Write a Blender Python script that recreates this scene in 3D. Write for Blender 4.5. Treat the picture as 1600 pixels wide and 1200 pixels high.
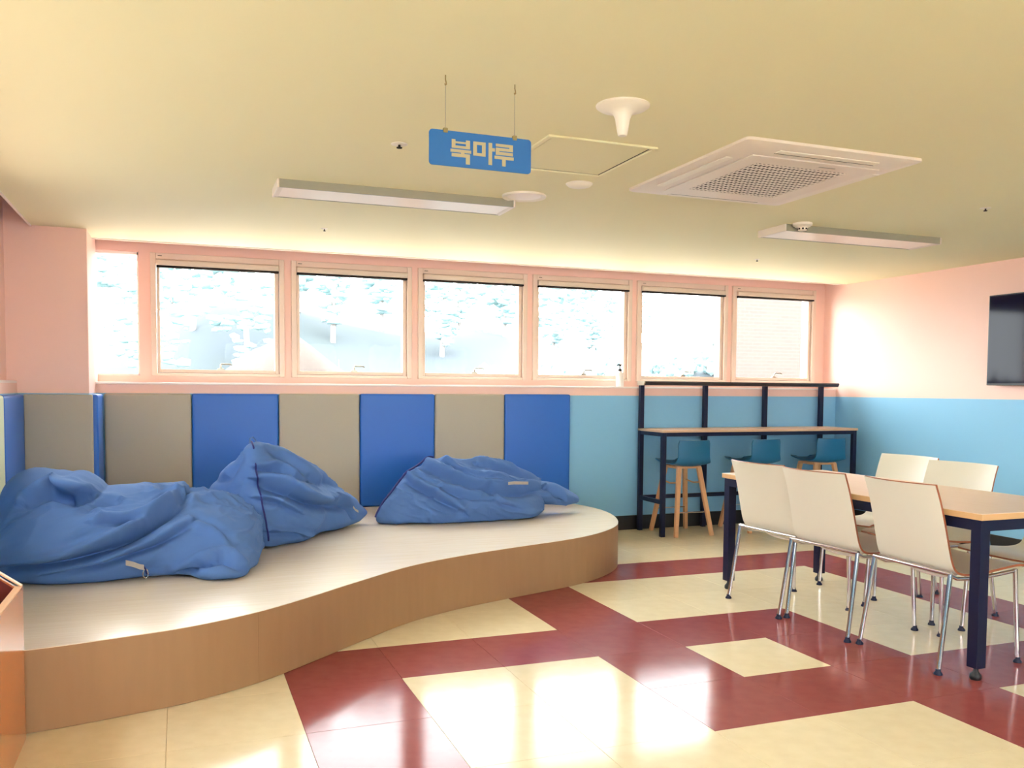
import bpy, bmesh, math, random
import numpy as np
from mathutils import Vector, Matrix, noise as mnoise

for o in list(bpy.data.objects): bpy.data.objects.remove(o, do_unlink=True)
scene = bpy.context.scene
COL = scene.collection
rnd = random.Random(7)

# ------------------------------------------------------------------ camera
CAM_H = 1.28
yaw, pitch, roll = [math.radians(a) for a in (-21.0214, -3.0193, 0.4409)]
F_PX, CX, CY = 1385.31, 811.0, 681.31
fwd = Vector((-math.sin(yaw)*math.cos(pitch), math.cos(yaw)*math.cos(pitch), math.sin(pitch)))
rgt = Vector((math.cos(yaw), math.sin(yaw), 0)); upv = rgt.cross(fwd)
r2 = rgt*math.cos(roll) + upv*math.sin(roll); u2 = -rgt*math.sin(roll) + upv*math.cos(roll)
cam_d = bpy.data.cameras.new('camera'); cam = bpy.data.objects.new('camera', cam_d); COL.objects.link(cam)
m = Matrix.Identity(4)
for i in range(3):
    m[i][0] = r2[i]; m[i][1] = u2[i]; m[i][2] = -fwd[i]
m[0][3], m[1][3], m[2][3] = 0, 0, CAM_H
cam.matrix_world = m
cam_d.sensor_fit = 'HORIZONTAL'; cam_d.sensor_width = 36
cam_d.lens = F_PX/1600*36
cam_d.shift_x = (800-CX)/1600; cam_d.shift_y = (CY-600)/1600
cam_d.clip_start = 0.05; cam_d.clip_end = 300
scene.camera = cam

# ------------------------------------------------------------------ world and exposure
SKY = 16.0
w = bpy.data.worlds.new('world'); scene.world = w; w.use_nodes = True
bg = w.node_tree.nodes['Background']
bg.inputs[0].default_value = (0.95, 0.98, 1.0, 1); bg.inputs[1].default_value = SKY
scene.view_settings.view_transform = 'Standard'; scene.view_settings.look = 'None'
scene.view_settings.exposure = 0.22; scene.view_settings.gamma = 1.0
scene.view_settings.use_curve_mapping = False

# ------------------------------------------------------------------ materials
def lin(c):
    return tuple((v/255/12.92 if v/255 <= 0.04045 else ((v/255+0.055)/1.055)**2.4) for v in c)

class NT:
    def __init__(s, mat): s.t = mat.node_tree; s.n = s.t.nodes; s.l = s.t.links
    def add(s, t, **kw):
        n = s.n.new(t)
        for k, v in kw.items(): setattr(n, k, v)
        return n
    def link(s, a, b): s.l.new(a, b)

def mat(name, rgb, rough=0.5, metal=0.0, spec=0.5, noise=None, bump=None, coat=0.0, sheen=0.0, stretch=None, rand=0.0):
    """rgb is sRGB 0-255.  noise=(scale, amount, rgb2) mixes a second colour; bump=(scale, strength)"""
    M = bpy.data.materials.new(name); M.use_nodes = True
    nt = NT(M); b = nt.n['Principled BSDF']
    b.inputs['Base Color'].default_value = (*lin(rgb), 1)
    b.inputs['Roughness'].default_value = rough; b.inputs['Metallic'].default_value = metal
    b.inputs['Specular IOR Level'].default_value = spec
    b.inputs['Coat Weight'].default_value = coat
    b.inputs['Coat Roughness'].default_value = 0.08
    if sheen: b.inputs['Sheen Weight'].default_value = sheen
    tc = nt.add('ShaderNodeTexCoord'); mp = nt.add('ShaderNodeMapping')
    nt.link(tc.outputs['Object'], mp.inputs['Vector'])
    if stretch: mp.inputs['Scale'].default_value = stretch
    col = None
    if noise:
        nz = nt.add('ShaderNodeTexNoise'); nz.inputs['Scale'].default_value = noise[0]; nz.inputs['Detail'].default_value = 5
        nt.link(mp.outputs[0], nz.inputs['Vector'])
        rp = nt.add('ShaderNodeValToRGB'); rp.color_ramp.elements[0].position = 0.35; rp.color_ramp.elements[1].position = 0.68
        nt.link(nz.outputs[0], rp.inputs[0])
        mul = nt.add('ShaderNodeMath', operation='MULTIPLY'); mul.inputs[1].default_value = noise[1]
        nt.link(rp.outputs[0], mul.inputs[0])
        mx = nt.add('ShaderNodeMix', data_type='RGBA')
        mx.inputs[6].default_value = (*lin(rgb), 1); mx.inputs[7].default_value = (*lin(noise[2]), 1)
        nt.link(mul.outputs[0], mx.inputs[0]); col = mx.outputs[2]
    if rand:
        oi = nt.add('ShaderNodeObjectInfo'); hs = nt.add('ShaderNodeHueSaturation')
        mr = nt.add('ShaderNodeMapRange'); mr.inputs[3].default_value = 1-rand; mr.inputs[4].default_value = 1+rand
        nt.link(oi.outputs['Random'], mr.inputs[0]); nt.link(mr.outputs[0], hs.inputs['Value'])
        if col: nt.link(col, hs.inputs['Color'])
        else: hs.inputs['Color'].default_value = (*lin(rgb), 1)
        col = hs.outputs[0]
    if col: nt.link(col, b.inputs['Base Color'])
    if bump:
        nb = nt.add('ShaderNodeTexNoise'); nb.inputs['Scale'].default_value = bump[0]; nb.inputs['Detail'].default_value = 3
        nt.link(mp.outputs[0], nb.inputs['Vector'])
        bp = nt.add('ShaderNodeBump'); bp.inputs['Strength'].default_value = bump[1]; bp.inputs['Distance'].default_value = 0.01
        nt.link(nb.outputs[0], bp.inputs['Height']); nt.link(bp.outputs[0], b.inputs['Normal'])
    return M

def wall_mat(name, upper, lower, zsplit):
    M = mat(name, upper, 0.55, bump=(60, 0.03)); nt = NT(M); b = nt.n['Principled BSDF']
    g = nt.add('ShaderNodeNewGeometry'); sx = nt.add('ShaderNodeSeparateXYZ'); nt.link(g.outputs['Position'], sx.inputs[0])
    gt = nt.add('ShaderNodeMath', operation='GREATER_THAN'); gt.inputs[1].default_value = zsplit
    nt.link(sx.outputs['Z'], gt.inputs[0])
    mx = nt.add('ShaderNodeMix', data_type='RGBA'); mx.inputs[6].default_value = (*lin(lower), 1); mx.inputs[7].default_value = (*lin(upper), 1)
    nt.link(gt.outputs[0], mx.inputs[0]); nt.link(mx.outputs[2], b.inputs['Base Color'])
    return M

PINK = (250, 208, 193); BLUE = (134, 192, 228)
M = {}
M['wall'] = wall_mat('two tone painted wall', PINK, BLUE, 1.229)
M['pink'] = mat('pink paint', PINK, 0.55, bump=(60, 0.03))
M['ceiling'] = mat('ivory yellow ceiling paint', (238, 230, 190), 0.7, bump=(90, 0.03))
M['white'] = mat('white plastic', (244, 234, 218), 0.4)
M['offwhite'] = mat('off white sheet metal', (236, 222, 208), 0.35)
M['diffuser'] = mat('frosted lamp diffuser', (250, 236, 226), 0.3)
M['shadeside'] = mat('backlit grey lamp housing', (158, 154, 136), 0.45)  # the grey carries the backlit shade of the near side
M['frame'] = mat('beige window frame', (234, 210, 192), 0.4)
M['blind'] = mat('blind rail', (222, 205, 186), 0.45)
M['sill'] = mat('white sill', (252, 238, 230), 0.35)
M['dark'] = mat('dark gap', (44, 36, 32), 0.8, spec=0.2)
M['black'] = mat('black rubber skirting', (22, 22, 26), 0.45)
M['navy'] = mat('dark navy powder coat', (15, 19, 52), 0.4, spec=0.3)
M['chrome'] = mat('chrome', (205, 200, 205), 0.12, metal=1.0)
M['steel'] = mat('brushed steel', (170, 165, 150), 0.35, metal=1.0)
M['padblue'] = mat('blue vinyl pad', (34, 104, 196), 0.42, bump=(120, 0.04))
M['padgrey'] = mat('grey vinyl pad', (176, 168, 150), 0.5, bump=(120, 0.04))
M['padpale'] = mat('pale vinyl pad', (214, 222, 190), 0.5)
M['bag'] = mat('blue cotton bag cloth', (86, 122, 180), 0.85, spec=0.25, noise=(6, 0.35, (74, 109, 170)), bump=(300, 0.08))
M['bagseam'] = mat('navy piping', (32, 40, 110), 0.7)
M['tag'] = mat('grey woven tag', (176, 168, 160), 0.7)
M['chairshell'] = mat('cream laminate', (226, 219, 200), 0.38)
M['plyedge'] = mat('red brown ply edge', (160, 92, 58), 0.5)
M['tabletop'] = mat('pale maple laminate', (250, 228, 206), 0.3, noise=(5, 0.35, (240, 212, 184)), stretch=(8, 1, 1))
M['tableedge'] = mat('maple edge band', (222, 176, 122), 0.4)
M['barwood'] = mat('bar top wood', (214, 176, 142), 0.4, noise=(6, 0.3, (196, 156, 120)), stretch=(1, 10, 1))
M['stoolshell'] = mat('petrol blue stool shell', (26, 102, 144), 0.4)
M['stoolwood'] = mat('beech legs', (226, 172, 124), 0.45, noise=(8, 0.4, (206, 150, 104)), stretch=(6, 6, 1))
M['platside'] = mat('oak veneer side', (168, 130, 92), 0.45, noise=(3, 0.35, (157, 119, 82)), stretch=(8, 8, 1))
M['slate'] = mat('dark slate shelf', (52, 52, 58), 0.3)
M['tv'] = mat('black screen', (4, 6, 36), 0.08, spec=0.12)
M['tvframe'] = mat('screen bezel', (18, 18, 28), 0.3)
M['orange'] = mat('orange lacquer', (226, 128, 62), 0.15, coat=0.6)
M['maroon'] = mat('maroon inside', (120, 42, 36), 0.4)
M['rim'] = mat('pale rim', (244, 200, 160), 0.4)
M['signblue'] = mat('sign blue', (24, 104, 176), 0.4)
M['letter'] = mat('sign letters', (184, 172, 134), 0.5)
M['clip'] = mat('brass clip', (150, 130, 80), 0.5)
M['white_bottle'] = mat('white bottle', (246, 240, 236), 0.3)
M['cream_floor'] = mat('cream floor', (232, 214, 172), 0.2)

def floor_mat(name, c1, c2):
    Mx = mat(name, c1, 0.10, noise=(14, 0.45, c2), rand=0.025, spec=0.07)
    nt = NT(Mx); b = nt.n['Principled BSDF']
    g = nt.add('ShaderNodeNewGeometry')
    n1 = nt.add('ShaderNodeTexNoise'); n1.inputs['Scale'].default_value = 5; n1.inputs['Detail'].default_value = 3
    nt.link(g.outputs['Position'], n1.inputs['Vector'])
    bp = nt.add('ShaderNodeBump'); bp.inputs['Strength'].default_value = 0.10; bp.inputs['Distance'].default_value = 0.004
    nt.link(n1.outputs[0], bp.inputs['Height']); nt.link(bp.outputs[0], b.inputs['Normal'])
    n2 = nt.add('ShaderNodeTexNoise'); n2.inputs['Scale'].default_value = 2.5; nt.link(g.outputs['Position'], n2.inputs['Vector'])
    mr = nt.add('ShaderNodeMapRange'); mr.inputs[3].default_value = 0.06; mr.inputs[4].default_value = 0.17
    nt.link(n2.outputs[0], mr.inputs[0]); nt.link(mr.outputs[0], b.inputs['Roughness'])
    return Mx
M['tile_cream'] = floor_mat('cream vinyl tile', (234, 220, 186), (222, 206, 168))
M['tile_red'] = floor_mat('burgundy vinyl tile', (154, 80, 78), (140, 66, 68))

def plat_top_mat():
    Mx = mat('pale oak laminate top', (226, 208, 176), 0.22, spec=0.55)
    nt = NT(Mx); b = nt.n['Principled BSDF']
    g = nt.add('ShaderNodeNewGeometry'); mp = nt.add('ShaderNodeMapping'); mp.inputs['Scale'].default_value = (1.2, 22, 1)
    nt.link(g.outputs['Position'], mp.inputs[0])
    nz = nt.add('ShaderNodeTexNoise'); nz.inputs['Scale'].default_value = 2.5; nz.inputs['Detail'].default_value = 4
    nt.link(mp.outputs[0], nz.inputs['Vector'])
    mx = nt.add('ShaderNodeMix', data_type='RGBA'); mx.inputs[6].default_value = (*lin((240, 228, 206)), 1); mx.inputs[7].default_value = (*lin((222, 204, 174)), 1)
    nt.link(nz.outputs[0], mx.inputs[0]); nt.link(mx.outputs[2], b.inputs['Base Color'])
    return Mx
M['plattop'] = plat_top_mat()

def glass_mat():
    Mx = bpy.data.materials.new('window glass'); Mx.use_nodes = True; nt = NT(Mx)
    nt.n.remove(nt.n['Principled BSDF']); out = nt.n['Material Output']
    tr = nt.add('ShaderNodeBsdfTransparent'); tr.inputs[0].default_value = (0.97, 0.985, 0.98, 1)
    gl = nt.add('ShaderNodeBsdfGlossy'); gl.inputs['Roughness'].default_value = 0.02
    fr = nt.add('ShaderNodeFresnel'); fr.inputs[0].default_value = 1.07
    mx = nt.add('ShaderNodeMixShader'); nt.link(fr.outputs[0], mx.inputs[0]); nt.link(tr.outputs[0], mx.inputs[1]); nt.link(gl.outputs[0], mx.inputs[2])
    nt.link(mx.outputs[0], out.inputs[0]); return Mx
M['glass'] = glass_mat()
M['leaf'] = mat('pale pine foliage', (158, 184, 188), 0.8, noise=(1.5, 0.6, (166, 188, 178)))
M['trunk'] = mat('pine bark', (150, 142, 138), 0.9)
M['hill'] = mat('hazy scrub bank', (64, 71, 78), 0.9, noise=(0.35, 0.6, (66, 75, 70)))
M['mound'] = mat('bare clay mound', (66, 56, 50), 0.9, noise=(1.2, 0.4, (62, 55, 50)))
M['concrete'] = mat('pale retaining wall', (56, 56, 56), 0.8)
M['yard'] = mat('pale yard', (186, 178, 166), 0.9)  # unseen ground, made pale to bounce daylight onto the ceiling

def brick_mat():
    Mx = mat('pale salmon brick', (200, 150, 128), 0.85); nt = NT(Mx); b = nt.n['Principled BSDF']
    g = nt.add('ShaderNodeNewGeometry'); mp = nt.add('ShaderNodeMapping'); mp.inputs['Rotation'].default_value = (math.pi/2, 0, 0)
    nt.link(g.outputs['Position'], mp.inputs[0])
    br = nt.add('ShaderNodeTexBrick'); br.inputs['Scale'].default_value = 1.0
    br.inputs['Brick Width'].default_value = 0.23; br.inputs['Row Height'].default_value = 0.075; br.inputs['Mortar Size'].default_value = 0.008
    br.inputs['Color1'].default_value = (*lin((80, 68, 62)), 1); br.inputs['Color2'].default_value = (*lin((75, 65, 60)), 1); br.inputs['Mortar'].default_value = (*lin((78, 72, 69)), 1)
    nt.link(mp.outputs[0], br.inputs['Vector']); nt.link(br.outputs[0], b.inputs['Base Color']); return Mx
M['brick'] = brick_mat()

# ------------------------------------------------------------------ mesh helpers
class MB:
    def __init__(s): s.bm = bmesh.new()
    def box(s, x0, x1, y0, y1, z0, z1, bevel=0, seg=2, mi=0):
        t = bmesh.new(); bmesh.ops.create_cube(t, size=1)
        for v in t.verts:
            v.co = Vector((x0+(v.co.x+.5)*(x1-x0), y0+(v.co.y+.5)*(y1-y0), z0+(v.co.z+.5)*(z1-z0)))
        if bevel: bmesh.ops.bevel(t, geom=t.edges[:], offset=bevel, segments=seg, affect='EDGES', profile=0.6)
        for f in t.faces: f.material_index = mi
        s._merge(t); return s
    def _merge(s, t):
        me = bpy.data.meshes.new('tmp'); t.to_mesh(me); t.free(); s.bm.from_mesh(me); bpy.data.meshes.remove(me)
    def tube(s, pts, r, n=10, closed=False, caps=True):
        pts = [Vector(p) for p in pts]; rs = r if isinstance(r, (list, tuple)) else [r]*len(pts)
        rings = []; prev = None
        for i, p in enumerate(pts):
            if closed: d = pts[(i+1) % len(pts)]-pts[i-1]
            else: d = pts[min(i+1, len(pts)-1)]-pts[max(i-1, 0)]
            d.normalize()
            if prev is None:
                a = Vector((0, 0, 1)) if abs(d.z) < 0.9 else Vector((1, 0, 0)); u = d.cross(a).normalized()
            else: u = (prev-d*prev.dot(d)).normalized()
            prev = u; v = d.cross(u)
            rings.append([s.bm.verts.new(p+(u*math.cos(2*math.pi*k/n)+v*math.sin(2*math.pi*k/n))*rs[i]) for k in range(n)])
        L = len(rings)
        for i in range(L if closed else L-1):
            a, b = rings[i], rings[(i+1) % L]
            for k in range(n): s.bm.faces.new((a[k], a[(k+1) % n], b[(k+1) % n], b[k]))
        if caps and not closed:
            s.bm.faces.new(rings[0][::-1]); s.bm.faces.new(rings[-1])
        return s
    def lathe(s, prof, c=(0, 0, 0), n=28, cap=True):
        """prof: list of (r, z)"""
        c = Vector(c); rings = []
        for r, z in prof:
            if r < 1e-6: rings.append([s.bm.verts.new(c+Vector((0, 0, z)))])
            else: rings.append([s.bm.verts.new(c+Vector((r*math.cos(2*math.pi*k/n), r*math.sin(2*math.pi*k/n), z))) for k in range(n)])
        for a, b in zip(rings, rings[1:]):
            if len(a) == 1 and len(b) == 1: continue
            for k in range(n):
                k2 = (k+1) % n
                if len(a) == 1: s.bm.faces.new((a[0], b[k2], b[k]))
                elif len(b) == 1: s.bm.faces.new((a[k], a[k2], b[0]))
                else: s.bm.faces.new((a[k], a[k2], b[k2], b[k]))
        if cap:
            for rg in (rings[0], rings[-1]):
                if len(rg) > 2: s.bm.faces.new(rg)
        return s
    def prism(s, poly, axis, a0, a1):
        """poly: list of 2d points; extruded along axis ('x','y','z') from a0 to a1"""
        def P(p, a):
            return {'x': (a, p[0], p[1]), 'y': (p[0], a, p[1]), 'z': (p[0], p[1], a)}[axis]
        A = [s.bm.verts.new(P(p, a0)) for p in poly]; B = [s.bm.verts.new(P(p, a1)) for p in poly]
        s.bm.faces.new(A); s.bm.faces.new(B[::-1]); n = len(poly)
        for i in range(n): s.bm.faces.new((A[i], B[i], B[(i+1) % n], A[(i+1) % n]))
        return s
    def beam(s, p0, p1, wx, wy, up=(0, 0, 1), taper=1.0):
        p0, p1 = Vector(p0), Vector(p1); d = (p1-p0).normalized(); a = Vector(up)
        if abs(d.dot(a)) > .95: a = Vector((0, 1, 0))
        u = d.cross(a).normalized(); v = u.cross(d).normalized()
        def ring(p, k): return [s.bm.verts.new(p+u*wx/2*sx*k+v*wy/2*sy*k) for sx, sy in ((-1, -1), (1, -1), (1, 1), (-1, 1))]
        A = ring(p0, 1); B = ring(p1, taper)
        s.bm.faces.new(A); s.bm.faces.new(B[::-1])
        for i in range(4): s.bm.faces.new((A[i], B[i], B[(i+1) % 4], A[(i+1) % 4]))
        return s
    def bevel(s, off, seg=2):
        bmesh.ops.bevel(s.bm, geom=s.bm.edges[:], offset=off, segments=seg, affect='EDGES'); return s
    def build(s, name, m, parent=None, smooth=False, angle=40):
        bmesh.ops.recalc_face_normals(s.bm, faces=s.bm.faces[:])
        me = bpy.data.meshes.new(name); s.bm.to_mesh(me); s.bm.free()
        for mm in (m if isinstance(m, (list, tuple)) else [m]): me.materials.append(M[mm])
        if smooth:
            me.polygons.foreach_set('use_smooth', [True]*len(me.polygons))
            me.set_sharp_from_angle(angle=math.radians(angle))
        o = bpy.data.objects.new(name, me); COL.objects.link(o)
        if parent: o.parent = parent
        return o

def tag(o, label=None, cat=None, group=None, kind=None):
    if label: o['label'] = label
    if cat: o['category'] = cat
    if group: o['group'] = group
    if kind: o['kind'] = kind
    return o
def empty(name, loc=(0, 0, 0), rz=0):
    o = bpy.data.objects.new(name, None); o.empty_display_size = 0.1; COL.objects.link(o)
    o.location = loc; o.rotation_euler = (0, 0, rz); return o
def copy_tree(o, parent=None):
    c = o.copy(); COL.objects.link(c)
    if parent: c.parent = parent; c.matrix_parent_inverse = o.matrix_parent_inverse
    for ch in list(o.children): copy_tree(ch, c)
    return c
def struct(o, label=None):
    o['kind'] = 'structure'
    if label: o['label'] = label
    return o

# ------------------------------------------------------------------ room dimensions
XR = 6.18; YL = 7.20; YU = 7.40; ZC = 2.34; ZS = 1.296; XL = -1.0; XLU = -1.06; YB = -3.0
COLX, COLY = -0.566, 6.70

# floor with single tiles
floor = struct(MB().box(XL-.1, XR+.1, YB, YL+.3, -.08, -.004).build('floor', 'cream_floor'), 'cream and burgundy vinyl tile floor')
TX, TY = 0.482, 0.497
def is_red(i, j):
    di, dj = i-4, j; mx = max(abs(di), abs(dj))
    if mx == 1: return True
    if mx == 4: return not (di == -4 and dj >= 2)
    if di == -1 and dj in (2, 3): return True
    if di == 1 and dj in (-2, -3): return True
    if dj == 1 and di in (-2, -3): return True
    if dj == -1 and di in (2, 3): return True
    return False
tile_me = {}
for red in (False, True):
    t = MB().box(.0006, TX-.0006, .0006, TY-.0006, -.004, 0, .0008, 1).build('tile', 'tile_red' if red else 'tile_cream')
    tile_me[red] = t.data; bpy.data.objects.remove(t)
for i in range(-4, 12):
    for j in range(-6, 8):
        x, y = .427+TX*i, 3.288+TY*j
        if x < -.5 and y > 3.9: continue          # under the platform
        if y > 4.9 and x < .9: continue
        if y > 5.6 and x < 2.3: continue
        t = bpy.data.objects.new('tile', tile_me[is_red(i, j)]); COL.objects.link(t)
        t.location = (x, y, 0); t.parent = floor

# walls
wb = MB().box(XL-.3, XR, YL, YU+.2, 0, 1.229).box(XL-.3, XR, YL, YU+.2, 1.229, ZS)
wb.box(XL-.3, XR, YU, YU+.2, ZS, 1.362)
wb.box(XL-.3, XR, YU, YU+.2, 2.302, 2.62)
W0, WP = -.19, 1.05                       # window units: outer frame start, pitch
wb.box(-.272, W0, YU, YU+.2, 1.362, 2.302)
for k in range(1, 6): wb.box(W0+WP*k-.055, W0+WP*k, YU, YU+.2, 1.362, 2.302)
wb.box(W0+WP*6-.055, XR, YU, YU+.2, 1.362, 2.302)
wb.box(XL-.3, -.583, YU, YU+.2, 1.362, 2.302)
struct(wb.build('wall_back', 'wall'), 'pink and blue back wall with a long row of windows')
struct(MB().box(XR, XR+.2, YB, YU+.2, 0, 2.62).build('wall_right', 'wall'), 'pink and blue right wall')
LY = 5.3
wl = MB().box(XL-.2, XL, YB, YL, 0, ZS).box(XLU-.2, XLU, LY, YU+.2, ZS, 2.62).box(XLU-.2, XLU, YB, LY, ZS, 1.40).box(XLU-.2, XLU, YB, LY, 1.90, 2.62)
for k in range(6): wl.box(XLU-.2, XLU, LY-1.45*k-.12, LY-1.45*k, 1.40, 1.90)
wf = MB().box(XL-.2, XR+.2, YB-.2, YB, 0, .9).box(XL-.2, XR+.2, YB-.2, YB, 2.15, 2.62)       # unseen wall behind the camera; unglazed openings added to let fill daylight in
for k in range(6): wf.box(XL-.2+1.39*k, XL+.45+1.39*k, YB-.2, YB, .9, 2.15)
struct(wf.build('wall_front', 'wall'))
struct(wl.build('wall_left', 'wall'), 'pink left wall')
struct(MB().box(XLU-.1, COLX, COLY, YU, 0, 2.62, .006, 2).build('wall_corner', 'wall'), 'pink corner column')
# ceiling slab with a curtain recess along the windows and the left wall
struct(MB().box(-.895, XR, YB, 7.08, ZC, ZC+.06).build('ceiling', 'ceiling'), 'ivory yellow ceiling')
struct(MB().box(XLU-.2, XR+.2, YB, YU+.2, 2.62, 2.70).build('ceiling', 'pink'), 'pink top of the curtain recess')
struct(MB().box(-.90, XR, 7.08, 7.092, ZC-.008, ZC+.062).box(-.907, -.895, YB, COLY, ZC-.008, ZC+.062).build('trim_1', 'sill'))
struct(MB().box(COLX, XR, YL-.012, YU, ZS, ZS+.016, .004, 2).build('trim_2', 'sill'), 'white window sill')
struct(MB().box(XL, XLU+.001, YB, COLY, ZS, ZS+.016).build('trim_3', 'sill'))
# skirting
struct(MB().box(2.9, XR, YL-.012, YL, 0, .13, .003, 1).build('baseboard_back', 'black'), 'black skirting')
struct(MB().box(XR-.012, XR, YB, YL-.012, 0, .13, .003, 1).build('baseboard_right', 'black'), 'black skirting')

# ------------------------------------------------------------------ windows
def window_fixed():
    r = empty('window_1', (-.43, YU, 1.362)); struct(r, 'narrow fixed window beside the pink column')
    f = MB(); x0, x1, z0, z1 = -.15, .158, 0, .94
    f.box(x0, x1, .02, .09, z0, z0+.012).box(x0, x1, .02, .09, z1-.02, z1).box(x0, x0+.012, .02, .09, z0, z1).box(x1-.012, x1, .02, .09, z0, z1)
    f.build('window_frame', 'sill', r)
    MB().box(x0+.012, x1-.012, .05, .056, z0+.012, z1-.02).build('pane', 'glass', r)
window_fixed()
def window_sash():
    r = empty('window_2', (W0, YU, 1.362)); Wd = .995
    f = MB()                                                    # outer frame
    f.box(0, .04, -.025, .12, 0, .94, .003, 1).box(Wd-.04, Wd, -.025, .12, 0, .94, .003, 1)
    f.box(.04, Wd-.04, -.02, .12, 0, .022, .003, 1).box(.04, Wd-.04, -.02, .12, .892, .94, .003, 1)
    f.build('window_frame', 'frame', r)
    s = MB(); a, b = .044, Wd-.044                                # sash
    s.box(a, a+.022, .0, .07, .024, .888, .003, 1).box(b-.03, b, .0, .07, .024, .888, .003, 1)
    s.box(a+.022, b-.03, .0, .07, .024, .052, .003, 1).box(a+.022, b-.03, .0, .07, .86, .888, .003, 1)
    sash = s.build('sash', 'frame', r)
    MB().box(a+.022, b-.03, .04, .046, .052, .86).build('pane', 'glass', sash)
    bl = MB().box(.042, Wd-.042, -.055, -.004, .842, .888, .012, 3).build('blind_rail', 'blind', r, True)
    MB().box(.045, Wd-.045, -.05, -.002, .828, .842).build('blind_shadow', 'dark', bl)  # dark strip that paints the shadow beneath the blind rail
    h = MB().prism([(-.03, .052), (.03, .052), (.018, .066), (-.018, .066)], 'y', -.018, .002)
    h.tube([(0, -.01, .062), (0, -.022, .09), (.002, -.03, .098), (.07, -.03, .098), (.084, -.03, .09)], [.007, .0065, .006, .006, .005], 8)
    ho = h.build('handle', 'steel', sash, True); ho.location = (.505, 0, 0)
    MB().box(.055, .085, -.0225, -.0195, .915, .919).build('vent_slot', 'dark', r)
    return r
win = window_sash()
WL = ['first wide sash window, left of the row', 'second wide sash window from the left', 'third wide sash window from the left', 'fourth wide sash window from the left',
      'fifth wide sash window, left one behind the bar table', 'last wide sash window, nearest the right wall']
for k in range(6):
    o = win if k == 0 else copy_tree(win)
    o.name = 'window_%d' % (k+2); o.location = (W0+WP*k, YU, 1.362); struct(o, WL[k])
for k in range(5):                                              # unseen left wall windows, added as a daylight source
    r = empty('window_%d' % (8+k), (XLU-.06, LY-1.45*(k+1), 1.40)); struct(r)
    MB().box(-.03, .03, 0, 1.33, 0, .05).box(-.03, .03, 0, 1.33, .45, .5).box(-.03, .03, 0, .05, .05, .45).box(-.03, .03, 1.28, 1.33, .05, .45).build('window_frame', 'frame', r)
    MB().box(-.003, .003, .05, 1.28, .05, .45).build('pane', 'glass', r)

# ------------------------------------------------------------------ wall pads
def pad(x0, x1, y0, y1, z0, z1, m, label, bev=.022):
    o = MB().box(0, x1-x0, 0, y1-y0, 0, z1-z0, bev, 4).build('wall_pad', m, None, True, 60)
    o.location = (x0, y0, z0); tag(o, label, 'wall pad', 'padded wall panels around the platform'); return o
ZP0, ZP1 = .313, 1.228
px = [-.51, .093, .734, 1.369, 1.997, 2.616, 3.236]
PL = ['wide grey padded wall panel right of the narrow blue strip at the column', 'leftmost of the three wide blue padded wall panels on the back wall',
      'grey padded wall panel behind the peaked bean bag', 'middle one of the three wide blue padded wall panels', 'grey padded wall panel behind the flattened bean bag, rightmost grey one',
      'rightmost blue padded wall panel, beside the bare blue wall']
for k in range(6):
    z0 = ZP0
    pad(px[k]+.0015, px[k+1]-.0015, YL-.05, YL, z0, ZP1+.002*k, 'padgrey' if k % 2 == 0 else 'padblue', PL[k])
pad(-.958, COLX+.022, COLY-.05, COLY, ZP0, ZP1-.006, 'padgrey', 'grey padded panel on the front of the corner column', .012)
pad(COLX, COLX+.052, COLY+.002, YL-.052, ZP0, ZP1-.004, 'padblue', 'narrow blue padded strip on the side of the corner column')
pad(XL, -.952, 5.93, COLY-.052, ZP0, ZP1-.006, 'padblue', 'blue padded panel on the left wall beside the grey column panel')
pad(XL, -.952, 5.30, 5.925, ZP0, ZP1-.006, 'padpale', 'pale padded panel at the left edge of the picture')

# ------------------------------------------------------------------ platform
PH = .313
ctrl = [(-.99, 3.60), (-.54, 3.63), (-.20, 3.705), (.04, 3.78), (.31, 3.93), (.56, 4.14), (.84, 4.40), (1.17, 4.685), (1.525, 4.885), (1.90, 5.035), (2.30, 5.18), (2.56, 5.31), (2.78, 5.48), (2.93, 5.65), (3.04, 5.85), (3.13, 6.10), (3.175, 6.35), (3.17, 6.6), (3.10, 6.9), (2.98, 7.14)]
def catmull(P, n=6):
    P = [Vector(p) for p in P]; out = []
    for i in range(len(P)-1):
        p0, p1, p2, p3 = P[max(i-1, 0)], P[i], P[i+1], P[min(i+2, len(P)-1)]
        for k in range(n):
            t = k/n
            out.append(0.5*((2*p1)+(-p0+p2)*t+(2*p0-5*p1+4*p2-p3)*t*t+(-p0+3*p1-3*p2+p3)*t**3))
    out.append(P[-1]); return out
curve = [(v.x, v.y) for v in catmull([(a, b, 0) for a, b in ctrl])]
plat = empty('platform', (1.1, 5.8, 0)); tag(plat, 'low curved wooden platform with pale top and brown side along the padded wall', 'platform')
def rel(o, parent):
    o.parent = parent; o.matrix_parent_inverse = Matrix.Translation(parent.location).inverted(); return o
poly = curve + [(2.98, 7.15), (-.51, 7.15), (-.51, 6.648), (-.95, 6.648), (-.99, 6.0)]
rel(MB().prism(poly, 'z', PH-.003, PH).build('platform_top', 'plattop'), plat)
rel(MB().prism([(p[0]-.004, p[1]+.02) for p in poly[:len(curve)]]+[(2.9, 7.14), (-.5, 7.14), (-.5, 6.64), (-.94, 6.64), (-.98, 6.0)], 'z', 0, PH-.006).build('core', 'platside'), plat)
cuts = [0, 0, 0]; 
def near(xq): return min(range(len(curve)), key=lambda i: abs(curve[i][0]-xq) + (100 if curve[i][1] > 6 else 0))
ends = [0, near(.311), near(2.52), len(curve)-1]
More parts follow.
